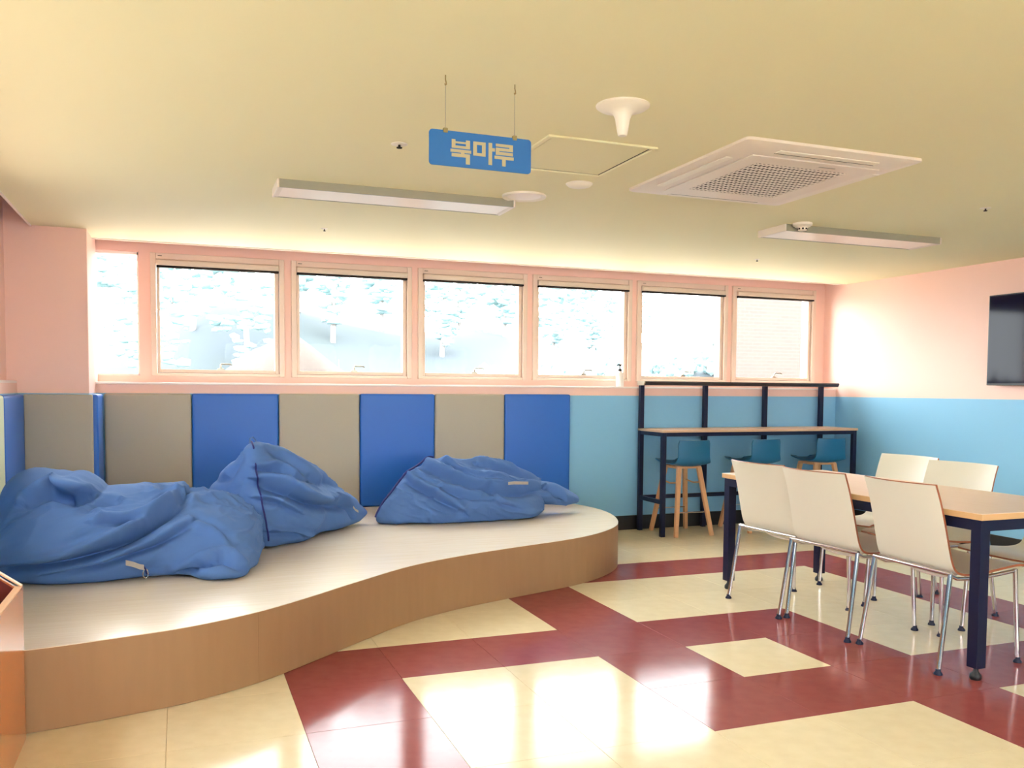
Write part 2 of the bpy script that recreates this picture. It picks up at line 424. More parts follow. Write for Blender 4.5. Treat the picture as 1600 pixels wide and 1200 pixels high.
for a, b in zip(ends, ends[1:]):
    seg = curve[a:b+1]; s = MB(); V = []
    for i, (x, y) in enumerate(seg):
        j0, j1 = seg[max(i-1, 0)], seg[min(i+1, len(seg)-1)]
        d = Vector((j1[0]-j0[0], j1[1]-j0[1])).normalized(); n = Vector((-d.y, d.x))
        if i == 0 and a > 0: x, y = x+d.x*.0008, y+d.y*.0008
        V.append([s.bm.verts.new(q) for q in ((x, y, .002), (x, y, PH-.003), (x+n.x*.018, y+n.y*.018, PH-.003), (x+n.x*.018, y+n.y*.018, .002))])
    for p, q in zip(V, V[1:]):
        for k in range(4): s.bm.faces.new((p[k], q[k], q[(k+1) % 4], p[(k+1) % 4]))
    s.bm.faces.new(V[0]); s.bm.faces.new(V[-1][::-1])
    rel(s.build('side_panel', 'platside', None, True, 50), plat)

# ------------------------------------------------------------------ bean bags
def vnoise(P, seed=0):
    """smooth value noise in [-1,1], P (n,3)"""
    I = np.floor(P).astype(np.int64); Fr = P-I; Fr = Fr*Fr*Fr*(Fr*(Fr*6-15)+10)
    def hsh(a, b, c):
        h = (a*374761393+b*668265263+c*2147483647+seed*974711) & 0xffffffff
        h = ((h ^ (h >> 13))*1274126177) & 0xffffffff
        return ((h ^ (h >> 16)) & 0xffff)/32767.5-1
    r = 0
    for dx in (0, 1):
        for dy in (0, 1):
            for dz in (0, 1):
                wgt = (Fr[:, 0] if dx else 1-Fr[:, 0])*(Fr[:, 1] if dy else 1-Fr[:, 1])*(Fr[:, 2] if dz else 1-Fr[:, 2])
                r = r+wgt*hsh(I[:, 0]+dx, I[:, 1]+dy, I[:, 2]+dz)
    return r
def hull_planes(pts):
    b = bmesh.new()
    for p in pts: b.verts.new(p)
    bmesh.ops.convex_hull(b, input=b.verts[:]); bmesh.ops.recalc_face_normals(b, faces=b.faces[:])
    c = sum((Vector(p) for p in pts), Vector())/len(pts); out = []
    for f in b.faces:
        n = f.normal.copy(); q = f.verts[0].co
        if n.dot(q-c) < 0: n = -n
        if not any((n-Vector(o[0])).length < .05 for o in out): out.append((tuple(n), n.dot(q)))
    b.free(); return out
def sd_hull(P, planes, k):
    D = np.stack([P@np.array(n)-d for n, d in planes], 1)
    mx = D.max(1); return mx+k*np.log(np.exp((D-mx[:, None])/k).sum(1))
def sd_ell(P, c, r):
    q = (P-np.array(c))/np.array(r); l = np.linalg.norm(q, axis=1); return (l-1)*min(r)*.9
def smin(a, b, k):
    h = np.clip(.5+.5*(b-a)/k, 0, 1); return b*(1-h)+a*h-k*h*(1-h)
def make_bag(name, centre, scale, sdf, folds, wr_dir, seed, sub=7, amp=.012):
    b = bmesh.new(); bmesh.ops.create_icosphere(b, subdivisions=sub, radius=1.0)
    D = np.array([v.co[:] for v in b.verts]); faces = [[v.index for v in f.verts] for f in b.faces]; b.free()
    D = D*np.array(scale); c = np.array(centre)
    ts = np.linspace(2.2, .05, 44); hi = np.full(len(D), 2.2); lo = np.full(len(D), .02); done = np.zeros(len(D), bool)
    for t in ts:
        idx = np.where(~done)[0]
        if len(idx) == 0: break
        v = sdf(c+D[idx]*t); ins = v < 0
        lo[idx[ins]] = t; done[idx[ins]] = True; hi[idx[~ins]] = t
    for _ in range(12):
        mid = (lo+hi)/2; v = sdf(c+D*mid[:, None]); ins = v < 0
        lo[ins] = mid[ins]; hi[~ins] = mid[~ins]
    P = c+D*((lo+hi)/2)[:, None]
    T = np.array(faces)
    def normals(P):
        N = np.zeros_like(P); fn = np.cross(P[T[:, 1]]-P[T[:, 0]], P[T[:, 2]]-P[T[:, 0]])
        for k in range(3): np.add.at(N, T[:, k], fn)
        return N/np.maximum(np.linalg.norm(N, axis=1), 1e-9)[:, None]
    # relax a little
    E = np.concatenate([T[:, [0, 1]], T[:, [1, 2]], T[:, [2, 0]]])
    deg = np.zeros(len(P)); np.add.at(deg, E[:, 0], 1)
    for _ in range(4):
        S = np.zeros_like(P); np.add.at(S, E[:, 0], P[E[:, 1]]); P = .5*P+.5*S/deg[:, None]
    N = normals(P); h = np.zeros(len(P))
    # broad buckling, then creases stretched along wr_dir
    h += .022*vnoise(P*5.0+seed, seed)
    w_ = np.array(wr_dir, float); w_ /= np.linalg.norm(w_)
    for sc, a, st in ((6, 1.7, .25), (11, 1.25, .25), (20, .6, .3), (34, .25, .4)):
        Q = P-(P@w_)[:, None]*w_*(1-st)
        Q = Q*sc + .6*np.stack([vnoise(P*4+11*k+seed, seed+k) for k in range(3)], 1)
        rg = 1-np.abs(vnoise(Q, seed+5)); mask = np.clip(.35+.9*vnoise(P*3.1+seed*3, seed+9), 0, 1)
        h += 1.6*amp*a*(rg**4-.3)*mask
    for f in folds:                                             # drawn folds: polyline in the x-z plane on the front
        pts, wd, dp = np.array(f[0], float), f[1]*.85, f[2]
        best = np.full(len(P), 9.); sg = np.zeros(len(P)); ta = np.zeros(len(P)); n = len(pts)-1
        X = P[:, [0, 2]]
        for i in range(n):
            a, b2 = pts[i], pts[i+1]; d = b2-a; L = (d**2).sum()
            t = np.clip(((X-a)@d)/L, 0, 1); q = X-(a+t[:, None]*d); ds = np.linalg.norm(q, axis=1)
            s_ = np.sign(d[0]*q[:, 1]-d[1]*q[:, 0]); u = ds < best
            best[u] = ds[u]; sg[u] = s_[u]; ta[u] = (i+t[u])/n
        s_ = best*sg; fm = np.clip(-N[:, 1]*1.5+.35+.5*N[:, 2], 0, 1)
        tp = np.sin(np.pi*np.clip(ta*.9+.05, 0, 1))**.5
        h += 3.0*fm*tp*dp*(-1.1*np.exp(-((s_+.6*wd)/wd)**2)+.9*np.exp(-((s_-.7*wd)/wd)**2))
    low = np.clip((P[:, 2]-PH)/.05, 0, 1)
    P = P+N*(h*(.25+.75*low))[:, None]
    P[:, 2] = np.maximum(P[:, 2], PH+.001)
    me = bpy.data.meshes.new('cloth'); me.from_pydata(P.tolist(), [], faces); me.materials.append(M['bag'])
    me.polygons.foreach_set('use_smooth', [True]*len(faces))
    o = bpy.data.objects.new('cloth', me); COL.objects.link(o)
    r = empty(name, (centre[0], centre[1], PH)); rel(o, r)
    return r, P, N
def dense(pts, n=5):
    return [(v.x, v.y) for v in catmull([(a, b, 0) for a, b in pts], n)]
def snap(P, N, pts, off=.004):
    """nearest surface point seen from the front for (x, z) pairs"""
    out = []
    for x, z in pts:
        d = (P[:, 0]-x)**2+(P[:, 2]-z)**2 + np.where(N[:, 1] > .25, 1., 0.)
        i = int(np.argmin(d)); out.append(tuple(P[i]+N[i]*off))
    if len(out) > 12:                                           # long seams: even out the jitter between mesh points
        for _ in range(3): out = [out[0]]+[tuple((np.array(out[k-1])+2*np.array(out[k])+np.array(out[k+1]))/4) for k in range(1, len(out)-1)]+[out[-1]]
    return out
def ground(P): return PH-P[:, 2]
def smax(a, b, k): return -smin(-a, -b, k)

# slumped bag on the left
def sdf1(P):
    d = sd_ell(P, (-.20, 5.27, .45), (.56, .52, .285))
    d = smin(d, sd_ell(P, (-.64, 5.32, .585), (.26, .36, .265)), .05)
    d = smin(d, sd_ell(P, (-.50, 5.22, .755), (.085, .25, .075)), .035)
    d = smin(d, sd_ell(P, (.13, 5.20, .43), (.30, .36, .225)), .10)
    d = smin(d, sd_ell(P, (.20, 4.86, .355), (.16, .25, .085)), .10)
    d = smin(d, sd_ell(P, (-.48, 5.12, .44), (.46, .40, .25)), .10)
    d = smin(d, sd_hull(P, H1, .006), .025)
    return smax(d, ground(P), .02)
H1 = hull_planes([(.05, 4.85, .32), (.30, 4.60, .315), (.20, 4.63, .36), (.35, 5.0, .32), (.18, 4.9, .42), (.05, 4.9, .44)])
folds1 = [([(-.80, .40), (-.50, .45), (-.28, .53), (-.10, .63), (.01, .69)], .028, .030),
          ([(-.62, .37), (-.35, .42), (-.12, .50), (.05, .585)], .022, .016),
          ([(-.72, .70), (-.60, .755), (-.50, .73), (-.43, .72)], .030, .030),
          ([(-.44, .66), (-.38, .69), (-.30, .70)], .02, .012),
          ([(-.02, .34), (.08, .40), (.20, .425), (.28, .38)], .022, .022),
          ([(-.40, .60), (-.20, .62), (-.05, .655)], .02, .012),
          ([(.06, .60), (.16, .55), (.26, .46)], .024, -.010)]
b1, P1, N1 = make_bag('bean_bag', (-.2, 5.25, .48), (.6, .5, .28), sdf1, folds1, (1, 0, .45), 3, amp=.011)
tag(b1, 'large slumped blue bean bag with grey tag at the left end of the platform', 'bean bag', 'blue bean bags on the platform')
def tag_strip(P, N, pts, wd, parent, name='label_tag'):
    q = snap(P, N, pts, .012); s = MB()
    A = [s.bm.verts.new(Vector(p)+Vector((0, -.002, wd/2))) for p in q]; B = [s.bm.verts.new(Vector(p)+Vector((0, -.002, -wd/2))) for p in q]
    A2 = [s.bm.verts.new(v.co+Vector((0, .003, 0))) for v in A]; B2 = [s.bm.verts.new(v.co+Vector((0, .003, 0))) for v in B]
    for i in range(len(q)-1):
        s.bm.faces.new((A[i], A[i+1], B[i+1], B[i])); s.bm.faces.new((A2[i], B2[i], B2[i+1], A2[i+1]))
        s.bm.faces.new((A[i], A2[i], A2[i+1], A[i+1])); s.bm.faces.new((B[i], B[i+1], B2[i+1], B2[i]))
    s.bm.faces.new((A[0], B[0], B2[0], A2[0])); s.bm.faces.new((A[-1], A2[-1], B2[-1], B[-1]))
    return rel(s.build(name, 'tag'), parent)
t1 = tag_strip(P1, N1, [(-.255, .415), (-.22, .405), (-.19, .395), (-.172, .385)], .026, b1)
c0 = Vector(snap(P1, N1, [(-.168, .355)], .012)[0])
rel(MB().tube([c0+Vector((.012*math.cos(a), 0, .024*math.sin(a))) for a in [k*math.pi/6 for k in range(12)]], .003, 6, True).build('zip_pull', 'chrome', None, True), b1)
rel(MB().tube(snap(P1, N1, [(-.172, .385), (-.166, .37), (-.16, .35), (-.15, .335)], .005), .004, 6).build('zip', 'bagseam', None, True), b1)

# peaked bag in the middle
H2 = hull_planes([(.495, 5.41, .313), (.485, 5.42, .42), (.405, 5.53, .955), (.415, 5.56, .965), (.52, 5.62, .955), (1.13, 6.15, .545), (1.24, 6.23, .33), (1.22, 6.32, .45), (.165, 5.82, .62), (.12, 5.82, .33), (.5, 6.4, .32), (.55, 6.25, .75), (.90, 5.80, .40)])
H2b = hull_planes([(1.0, 6.05, .36), (1.05, 6.25, .5), (1.27, 6.22, .42), (1.30, 6.32, .36), (1.1, 6.3, .33)])
def sdf2(P):
    d = sd_hull(P, H2, .016); d = smin(d, sd_hull(P, H2b, .012), .03)
    d = smin(d, sd_ell(P, (.55, 5.82, .56), (.36, .36, .30)), .06)
    return smax(d, ground(P), .012)
folds2 = [([(.45, .72), (.60, .68), (.78, .58), (1.0, .50)], .035, .030), ([(.44, .80), (.58, .78), (.75, .72)], .022, .014),
          ([(.52, .90), (.68, .80), (.85, .70), (1.0, .62)], .028, .014), ([(.50, .42), (.62, .40), (.75, .36)], .02, .012),
          ([(.43, .62), (.55, .60), (.68, .52)], .02, .010), ([(.98, .55), (1.08, .46), (1.12, .40)], .02, .018), ([(.20, .70), (.28, .74), (.36, .86)], .02, .008)]
b2, P2, N2 = make_bag('bean_bag', (.55, 5.83, .53), (.5, .4, .35), sdf2, folds2, (.8, .6, -.5), 12, amp=.008)
tag(b2, 'peaked blue bean bag with a vertical seam, middle one of the three', 'bean bag', 'blue bean bags on the platform')
sp2 = snap(P2, N2, dense([(.412, .955), (.420, .90), (.424, .83), (.430, .76), (.440, .69), (.452, .62), (.466, .54), (.478, .47), (.487, .40), (.493, .335)], 6), .008)
rel(MB().tube([v for v in catmull(sp2, 2)], .0055, 8).build('seam_piping', 'bagseam', None, True), b2)
tip = Vector(sp2[0])
rel(MB().tube([tip+Vector((-.012, 0, -.012)), tip+Vector((-.008, 0, .018)), tip+Vector((.006, 0, .026)), tip+Vector((.02, .004, .010)), tip+Vector((.028, .01, -.006))], .006, 8).build('corner_loop', 'bag', None, True), b2)
tag_strip(P2, N2, [(1.09, .455), (1.12, .44), (1.15, .42)], .016, b2)

# flattened bag on the right
H3 = hull_planes([(1.34, 6.2, .42), (1.42, 6.2, .56), (1.60, 6.28, .72), (1.77, 6.3, .80), (2.15, 6.33, .755), (2.32, 6.35, .75), (2.5, 6.35, .68), (2.66, 6.35, .58),
                  (1.27, 6.2, .32), (1.7, 6.03, .313), (2.5, 6.06, .32), (2.62, 6.25, .36), (2.6, 6.7, .32), (1.5, 6.75, .32), (1.6, 6.7, .6), (2.4, 6.7, .6), (1.9, 5.99, .48), (2.4, 6.01, .46)])
H3b = hull_planes([(2.5, 6.15, .52), (2.55, 6.45, .62), (2.99, 6.33, .405), (2.80, 6.25, .37), (2.72, 6.22, .42), (2.80, 6.45, .54), (2.78, 6.4, .40)])
def sdf3(P):
    d = sd_hull(P, H3, .018); d = smin(d, sd_hull(P, H3b, .010), .03)
    return smax(d, ground(P), .012)
folds3 = [([(1.66, .74), (1.85, .64), (2.05, .58), (2.3, .55), (2.6, .54)], .035, .026), ([(1.50, .67), (1.62, .58), (1.78, .48), (1.9, .40)], .03, .018),
          ([(1.80, .77), (1.95, .68), (2.15, .62), (2.4, .585)], .024, .014), ([(2.1, .73), (2.35, .67), (2.6, .58)], .026, .014),
          ([(1.75, .56), (1.9, .52), (2.1, .50)], .022, .014), ([(2.66, .52), (2.74, .46), (2.78, .40)], .02, .022), ([(2.15, .50), (2.2, .45), (2.3, .42)], .02, .010)]
b3, P3, N3 = make_bag('bean_bag', (2.0, 6.36, .5), (.75, .35, .27), sdf3, folds3, (1, 0, -.5), 21, amp=.010)
tag(b3, 'flattened blue bean bag with a pointed corner at the right end of the platform', 'bean bag', 'blue bean bags on the platform')
sp3 = snap(P3, N3, dense([(1.30, .36), (1.325, .43), (1.37, .52), (1.44, .60), (1.52, .67), (1.60, .72), (1.68, .765), (1.755, .80)], 4), .004)
rel(MB().tube([v for v in catmull(sp3, 2)], .008, 8).build('seam_piping', 'bagseam', None, True), b3)
tag_strip(P3, N3, [(2.26, .575), (2.32, .575), (2.38, .572), (2.44, .565)], .022, b3)

# ------------------------------------------------------------------ dining table and chairs
T0x, T1x, T0y, T1y, TZ = 3.275, 4.075, 2.87, 4.86, .75
tb = empty('table', (3.675, 3.865, 0)); tag(tb, 'long rectangular table with maple top and dark navy legs on the right', 'table')
top = rel(MB().box(T0x, T1x, T0y, T1y, TZ-.003, TZ, .001, 1).build('tabletop', 'tabletop'), tb)
e = MB().box(T0x, T1x, T0y, T1y, TZ-.030, TZ-.003, .0015, 1).build('edge_band', 'tableedge')
e.parent = top
fr = MB(); q = .012
for y in (T0y+q, T1y-q-.05): fr.box(T0x+q+.05, T1x-q-.05, y, y+.05, TZ-.080, TZ-.030)
for x in (T0x+q, T1x-q-.05): fr.box(x, x+.05, T0y+q+.05, T1y-q-.05, TZ-.080, TZ-.030)
rel(fr.build('apron', 'navy'), tb)
for x in (T0x+q, T1x-q-.055):
    for y in (T0y+q, T1y-q-.055):
        lg = rel(MB().box(x, x+.055, y, y+.055, .055, TZ-.030, .003, 2).build('leg', 'navy'), tb)
        ft = MB().lathe([(0, 0), (.022, 0), (.026, .008), (.024, .022), (.012, .036), (.009, .056), (0, .056)], (x+.0275, y+.0275, 0), 16).build('levelling_foot', 'black', None, True)
        ft.parent = lg

def make_chair():
    """local: sitter faces +x, origin on the floor below the middle of the seat"""
    r = empty('chair')
    prof = [(-.300, .862), (-.270, .79), (-.243, .71), (-.220, .63), (-.200, .56), (-.182, .505), (-.160, .468), (-.125, .447), (-.06, .440), (.04, .446), (.14, .458), (.22, .466), (.27, .464), (.295, .456)]
    pf = [(v.x, v.z) for v in catmull([(a, 0, b) for a, b in prof], 4)]
    n = 14; th = .011; bm = MB(); top_, bot = [], []
    for i, (x, z) in enumerate(pf):
        a, b = pf[max(i-1, 0)], pf[min(i+1, len(pf)-1)]
        d = Vector((b[0]-a[0], 0, b[1]-a[1])).normalized(); nn = Vector((-d.z, 0, d.x))      # points to sitter side (up/forward)
        s_ = i/(len(pf)-1); hw = .232 - .004*math.cos(s_*6)
        back = max(0, 1-s_/.5); ra, rb = [], []
        for k in range(n+1):
            t = -1+2*k/n; bow = .048*back*(t*t-.55) - .006*(1-back)*(1-t*t)
            p = Vector((x, hw*t, z))+Vector((bow if back > 0 else 0, 0, 0 if back > 0 else bow))
            ra.append(bm.bm.verts.new(p+nn*th/2)); rb.append(bm.bm.verts.new(p-nn*th/2))
        top_.append(ra); bot.append(rb)
    ef = []
    for i in range(len(pf)-1):
        for k in range(n):
            bm.bm.faces.new((top_[i][k], top_[i][k+1], top_[i+1][k+1], top_[i+1][k]))
            bm.bm.faces.new((bot[i][k], bot[i+1][k], bot[i+1][k+1], bot[i][k+1]))
        for k in (0, n): ef.append(bm.bm.faces.new((top_[i][k], top_[i+1][k], bot[i+1][k], bot[i][k])))
    for i in (0, len(pf)-1):
        for k in range(n): ef.append(bm.bm.faces.new((top_[i][k], top_[i][k+1], bot[i][k+1], bot[i][k])))
    for f in ef: f.material_index = 1
    bm.build('seat_shell', ['chairshell', 'plyedge'], r, True, 30)
    RT = (-.190, .452)
    MB().tube([(RT[0], -.245, RT[1]), (RT[0], .245, RT[1])], .0115, 12).build('rear_rail', 'chrome', r, True)
    for s in (-1, 1):
        MB().tube([(RT[0], .235*s, RT[1]-.006), (-.14, .225*s, .425), (-.02, .215*s, .416), (.12, .215*s, .426), (.225, .220*s, .440)], .009, 10).build('side_rail', 'chrome', r, True)
        lg = MB().tube([(RT[0], .240*s, RT[1]), (-.258, .254*s, .018)], .0115, 12).build('rear_leg', 'chrome', r, True)
        MB().lathe([(0, 0), (.019, 0), (.019, .006), (.012, .016), (.012, .026), (0, .026)], (-.260, .255*s, 0), 14).build('foot_glide', 'navy', lg, True)
        lg = MB().tube([(.225, .220*s, .448), (.246, .232*s, .018)], .0110, 12).build('front_leg', 'chrome', r, True)
        MB().lathe([(0, 0), (.019, 0), (.019, .006), (.012, .016), (.012, .026), (0, .026)], (.247, .233*s, 0), 14).build('foot_glide', 'navy', lg, True)
    MB().tube([(-.07, .16*math.cos(a), .436-.034*math.sin(a)) for a in [math.pi*k/12 for k in range(13)]], .008, 8).build('under_seat_brace', 'offwhite', r, True)
    return r
chair = make_chair()
CH = [((3.44, 4.36), .08, 'cream chair on the near side of the table, leftmost of the three backs'),
      ((3.425, 3.85), .075, 'cream chair on the near side of the table, middle of the three backs'),
      ((3.474, 3.268), -.02, 'cream chair on the near side of the table, rightmost and nearest the camera'),
      ((4.215, 4.50), math.pi+.06, 'cream chair behind the table, left one of two backs against the blue wall'),
      ((4.085, 3.945), math.pi+.10, 'cream chair behind the table, right one of two backs against the blue wall'),
      ((4.16, 3.30), math.pi-.05, 'cream chair behind the table, its seat cut off by the right picture edge')]
for i, ((x, y), a, lb) in enumerate(CH):
    o = chair if i == 0 else copy_tree(chair)
    o.location = (x, y, 0); o.rotation_euler.z = a; tag(o, lb, 'chair', 'cream chairs around the long table')

# ------------------------------------------------------------------ bar table with raised shelf, stools
bt = empty('bar_table', (4.95, 6.95, 0)); tag(bt, 'narrow dark navy bar table with wooden top and raised shelf under the windows', 'bar table')
BZ = .935; bx = [3.935, 4.61, 5.28, 5.945]; by = 7.14
rel(MB().box(3.915, 6.03, 6.705, 7.165, BZ-.022, BZ, .002, 1).build('tabletop', 'barwood'), bt)
for x in bx: rel(MB().box(x-.02, x+.02, by-.02, by+.02, 0, 1.326, .002, 1).build('rear_post', 'navy'), bt)
for x in (3.935, 6.005): rel(MB().box(x-.02, x+.02, 6.715, 6.755, 0, BZ-.022, .002, 1).build('front_leg', 'navy'), bt)
a = MB().box(3.955, 5.985, 6.718, 6.752, BZ-.056, BZ-.022).box(3.955, 5.925, by-.017, by+.017, BZ-.056, BZ-.022)
for x in (3.935, 6.005): a.box(x-.017, x+.017, 6.755, by+.0, BZ-.056, BZ-.022)
rel(a.build('apron', 'navy'), bt)
rel(MB().box(3.955, 5.985, by-.016, by+.016, .285, .32).build('foot_rail', 'navy'), bt)
for x in (3.935, 6.005): rel(MB().box(x-.016, x+.016, 6.755, by-.02, .285, .32).build('side_rail', 'navy'), bt)
rel(MB().prism([(7.03, 1.352), (7.045, 1.326), (7.165, 1.326), (7.165, 1.362), (7.036, 1.362)], 'x', 3.91, 6.075).build('shelf', 'slate'), bt)
rel(MB().prism([(7.027, 1.352), (7.043, 1.324), (7.167, 1.324), (7.167, 1.364), (7.034, 1.364)], 'x', 3.902, 3.912).build('end_cap', 'steel'), bt)

def make_stool():
    """local: sitter faces +y"""
    r = empty('bar_stool'); s = MB(); nu, nv = 20, 26; th = .012; rows = []
    prof = [(-.245, .845), (-.232, .79), (-.222, .73), (-.212, .675), (-.195, .640), (-.165, .622), (-.10, .616), (0, .618), (.09, .628), (.16, .640), (.20, .638), (.215, .630)]
    pf = [(v.y, v.z) for v in catmull([(0, a, b) for a, b in prof], 3)]; N_ = len(pf)
    T_, B_ = [], []
    for i, (y, z) in enumerate(pf):
        p0, p1 = pf[max(i-1, 0)], pf[min(i+1, N_-1)]; d = Vector((0, p1[0]-p0[0], p1[1]-p0[1])).normalized(); nn = Vector((0, -d.z, d.y))
        u = i/(N_-1); bk = max(0, 1-u/.42)
        hw = .158+.030*math.sin(math.pi*min(1, max(0, (u-.25)/.75)))
        if u > .80: hw *= math.sqrt(max(.05, 1-((u-.80)/.23)**2))
        if u < .06: hw *= .94+.06*u/.06
        ta, tb_ = [], []
        for k in range(nu+1):
            t = -1+2*k/nu; up_ = .045*bk*(t*t); dish = .022*(1-bk)*(t*t)
            p = Vector((hw*t, y+up_, z+dish)); ta.append(s.bm.verts.new(p+nn*th/2)); tb_.append(s.bm.verts.new(p-nn*th/2))
        T_.append(ta); B_.append(tb_)
    for i in range(N_-1):
        for k in range(nu):
            s.bm.faces.new((T_[i][k], T_[i][k+1], T_[i+1][k+1], T_[i+1][k])); s.bm.faces.new((B_[i][k], B_[i+1][k], B_[i+1][k+1], B_[i][k+1]))
        for k in (0, nu): s.bm.faces.new((T_[i][k], T_[i+1][k], B_[i+1][k], B_[i][k]))
    for i in (0, N_-1):
        for k in range(nu): s.bm.faces.new((T_[i][k], T_[i][k+1], B_[i][k+1], B_[i][k]))
    s.build('seat_shell', 'stoolshell', r, True, 45)
    MB().beam((-.12, -.10, .602), (.12, -.10, .602), .03, .022).beam((-.12, .10, .602), (.12, .10, .602), .03, .022).beam((-.11, -.10, .602), (-.11, .10, .602), .03, .022).beam((.11, -.10, .602), (.11, .10, .602), .03, .022).build('seat_frame', 'stoolwood', r)
    for sx in (-1, 1):
        for sy in (-1, 1):
            MB().beam((.10*sx, .115*sy, .605), (.182*sx, .218*sy, 0), .042, .034, (0, 1, 0), .86).bevel(.004, 1).build('leg', 'stoolwood', r)
    for sy in (-1, 1): MB().tube([(-.147, .172*sy, .21), (.147, .172*sy, .21)], .006, 8).build('foot_rung', 'chrome', r, True)
    for sx in (-1, 1): MB().tube([(.118*sx, -.135, .47), (.118*sx, 0, .455), (.118*sx, .135, .47)], .007, 8).build('stretcher', 'stoolwood', r, True)
    return r
stool = make_stool()
for i, (x, lb) in enumerate(((4.21, 'petrol blue bar stool with beech legs, nearest the platform'), (4.955, 'middle petrol blue bar stool, half hidden behind the cream chairs'), (5.70, 'petrol blue bar stool under the right end of the bar table'))):
    o = stool if i == 0 else copy_tree(stool)
    o.location = (x, 6.875, 0); o.rotation_euler.z = (0, .05, -.04)[i]; tag(o, lb, 'bar stool', 'blue stools at the bar table')

# hand sanitiser bottle on the sill
bo = empty('pump_bottle', (3.785, 7.28, ZS+.016)); tag(bo, 'small white pump bottle with dark pump head on the window sill', 'bottle')
MB().lathe([(0, 0), (.034, 0), (.036, .006), (.036, .105), (.030, .125), (.014, .135), (.014, .142), (0, .142)], (0, 0, 0), 24).build('bottle_body', 'white_bottle', bo, True)
pu = MB().lathe([(0, .142), (.017, .142), (.017, .155), (.008, .162), (.005, .166), (.005, .188), (.012, .192), (.014, .204), (0, .204)], (0, 0, 0), 16)
pu.tube([(0, 0, .198), (-.03, -.008, .197), (-.036, -.010, .190)], .0045, 8); pu.build('pump_head', 'dark', bo, True)

# ------------------------------------------------------------------ screen on the right wall
tv = empty('television', (6.14, 4.715, 1.70)); tag(tv, 'black flat wall-mounted television screen at the right edge of the picture', 'television')
MB().box(-.040, .0, -.635, .635, -.36, .36, .004, 2).build('bezel', 'tvframe', tv)
MB().box(-.0425, -.0402, -.625, .625, -.345, .350).build('screen', 'tv', tv)
MB().box(.0, .036, -.2, .2, -.15, .15).build('wall_bracket', 'black', tv)

# ------------------------------------------------------------------ orange book bin at the left edge
bn = empty('book_bin', (-.75, 3.3, 0)); tag(bn, 'glossy orange open-top book bin with maroon inside at the left edge', 'book bin')
BX1, BY1, BT = -.530, 3.58, .56
s = MB()
s.prism([(BX1-.02, 2.75), (BX1, 2.75), (BX1, BY1), (BX1-.02, BY1)], 'z', 0, BT); rel(s.build('side_panel', 'orange'), bn)
rel(MB().prism([(BX1-.02, 0), (-.985, 0), (-.985, .90), (BX1-.02, BT)], 'y', BY1-.02, BY1).build('end_panel', 'orange'), bn)
rel(MB().prism([(BX1-.022, .02), (-.96, .02), (-.96, .875), (BX1-.022, BT-.004)], 'y', BY1-.024, BY1-.0205).build('lining', 'maroon'), bn)
rel(MB().prism([(BX1-.001, BT), (-.985, .902), (-.985, .908), (BX1-.001, BT+.006)], 'y', BY1-.022, BY1+.002).build('rim', 'rim'), bn)
rel(MB().box(BX1-.021, BX1+.001, 2.75, BY1-.024, BT, BT+.006).build('rim', 'rim'), bn)
rel(MB().box(-.985, -.965, 2.75, BY1-.024, 0, .90).build('side_panel', 'orange'), bn)
rel(MB().prism([(BX1-.02, 0), (-.965, 0), (-.965, .90), (BX1-.02, BT)], 'y', 2.75, 2.77).build('end_panel', 'orange'), bn)
rel(MB().box(-.965, BX1-.02, 2.77, BY1-.024, .04, .06).build('bottom_board', 'maroon'), bn)

# ------------------------------------------------------------------ ceiling things
def lamp(x0, x1, y0, y1, label):
    r = empty('ceiling_light', ((x0+x1)/2, (y0+y1)/2, ZC)); X, Y = (x1-x0)/2, (y1-y0)/2; h = .042
    MB().box(-X+.012, X-.012, -Y, -Y+.012, -h, 0).box(-X+.012, X-.012, Y-.012, Y, -h, 0).box(-X+.012, X-.012, -Y+.012, Y-.012, -.012, 0).build('housing', 'shadeside', r)
    for s in (-1, 1): MB().box(s*X-.012 if s > 0 else -X, X if s > 0 else -X+.012, -Y-.002, Y+.002, -h-.003, 0, .003, 1).build('end_cap', 'offwhite', r)
    MB().box(-X+.03, X-.03, -Y+.012, Y-.012, -h+.002, -h+.008).build('diffuser', 'diffuser', r)
    for s in (-1, 1): MB().box(*((X-.03, X-.012) if s > 0 else (-X+.012, -X+.03)), -Y+.012, Y-.012, -h, -h+.008).build('diffuser_clip', 'offwhite', r)
    tag(r, label, 'ceiling light', 'long surface ceiling lights'); return r
lamp(.48, 1.775, 4.70, 4.96, 'long white ceiling light hanging flat left of the blue sign')
lamp(3.60, 4.90, 4.70, 4.98, 'long white ceiling light below the air conditioner, toward the right wall')

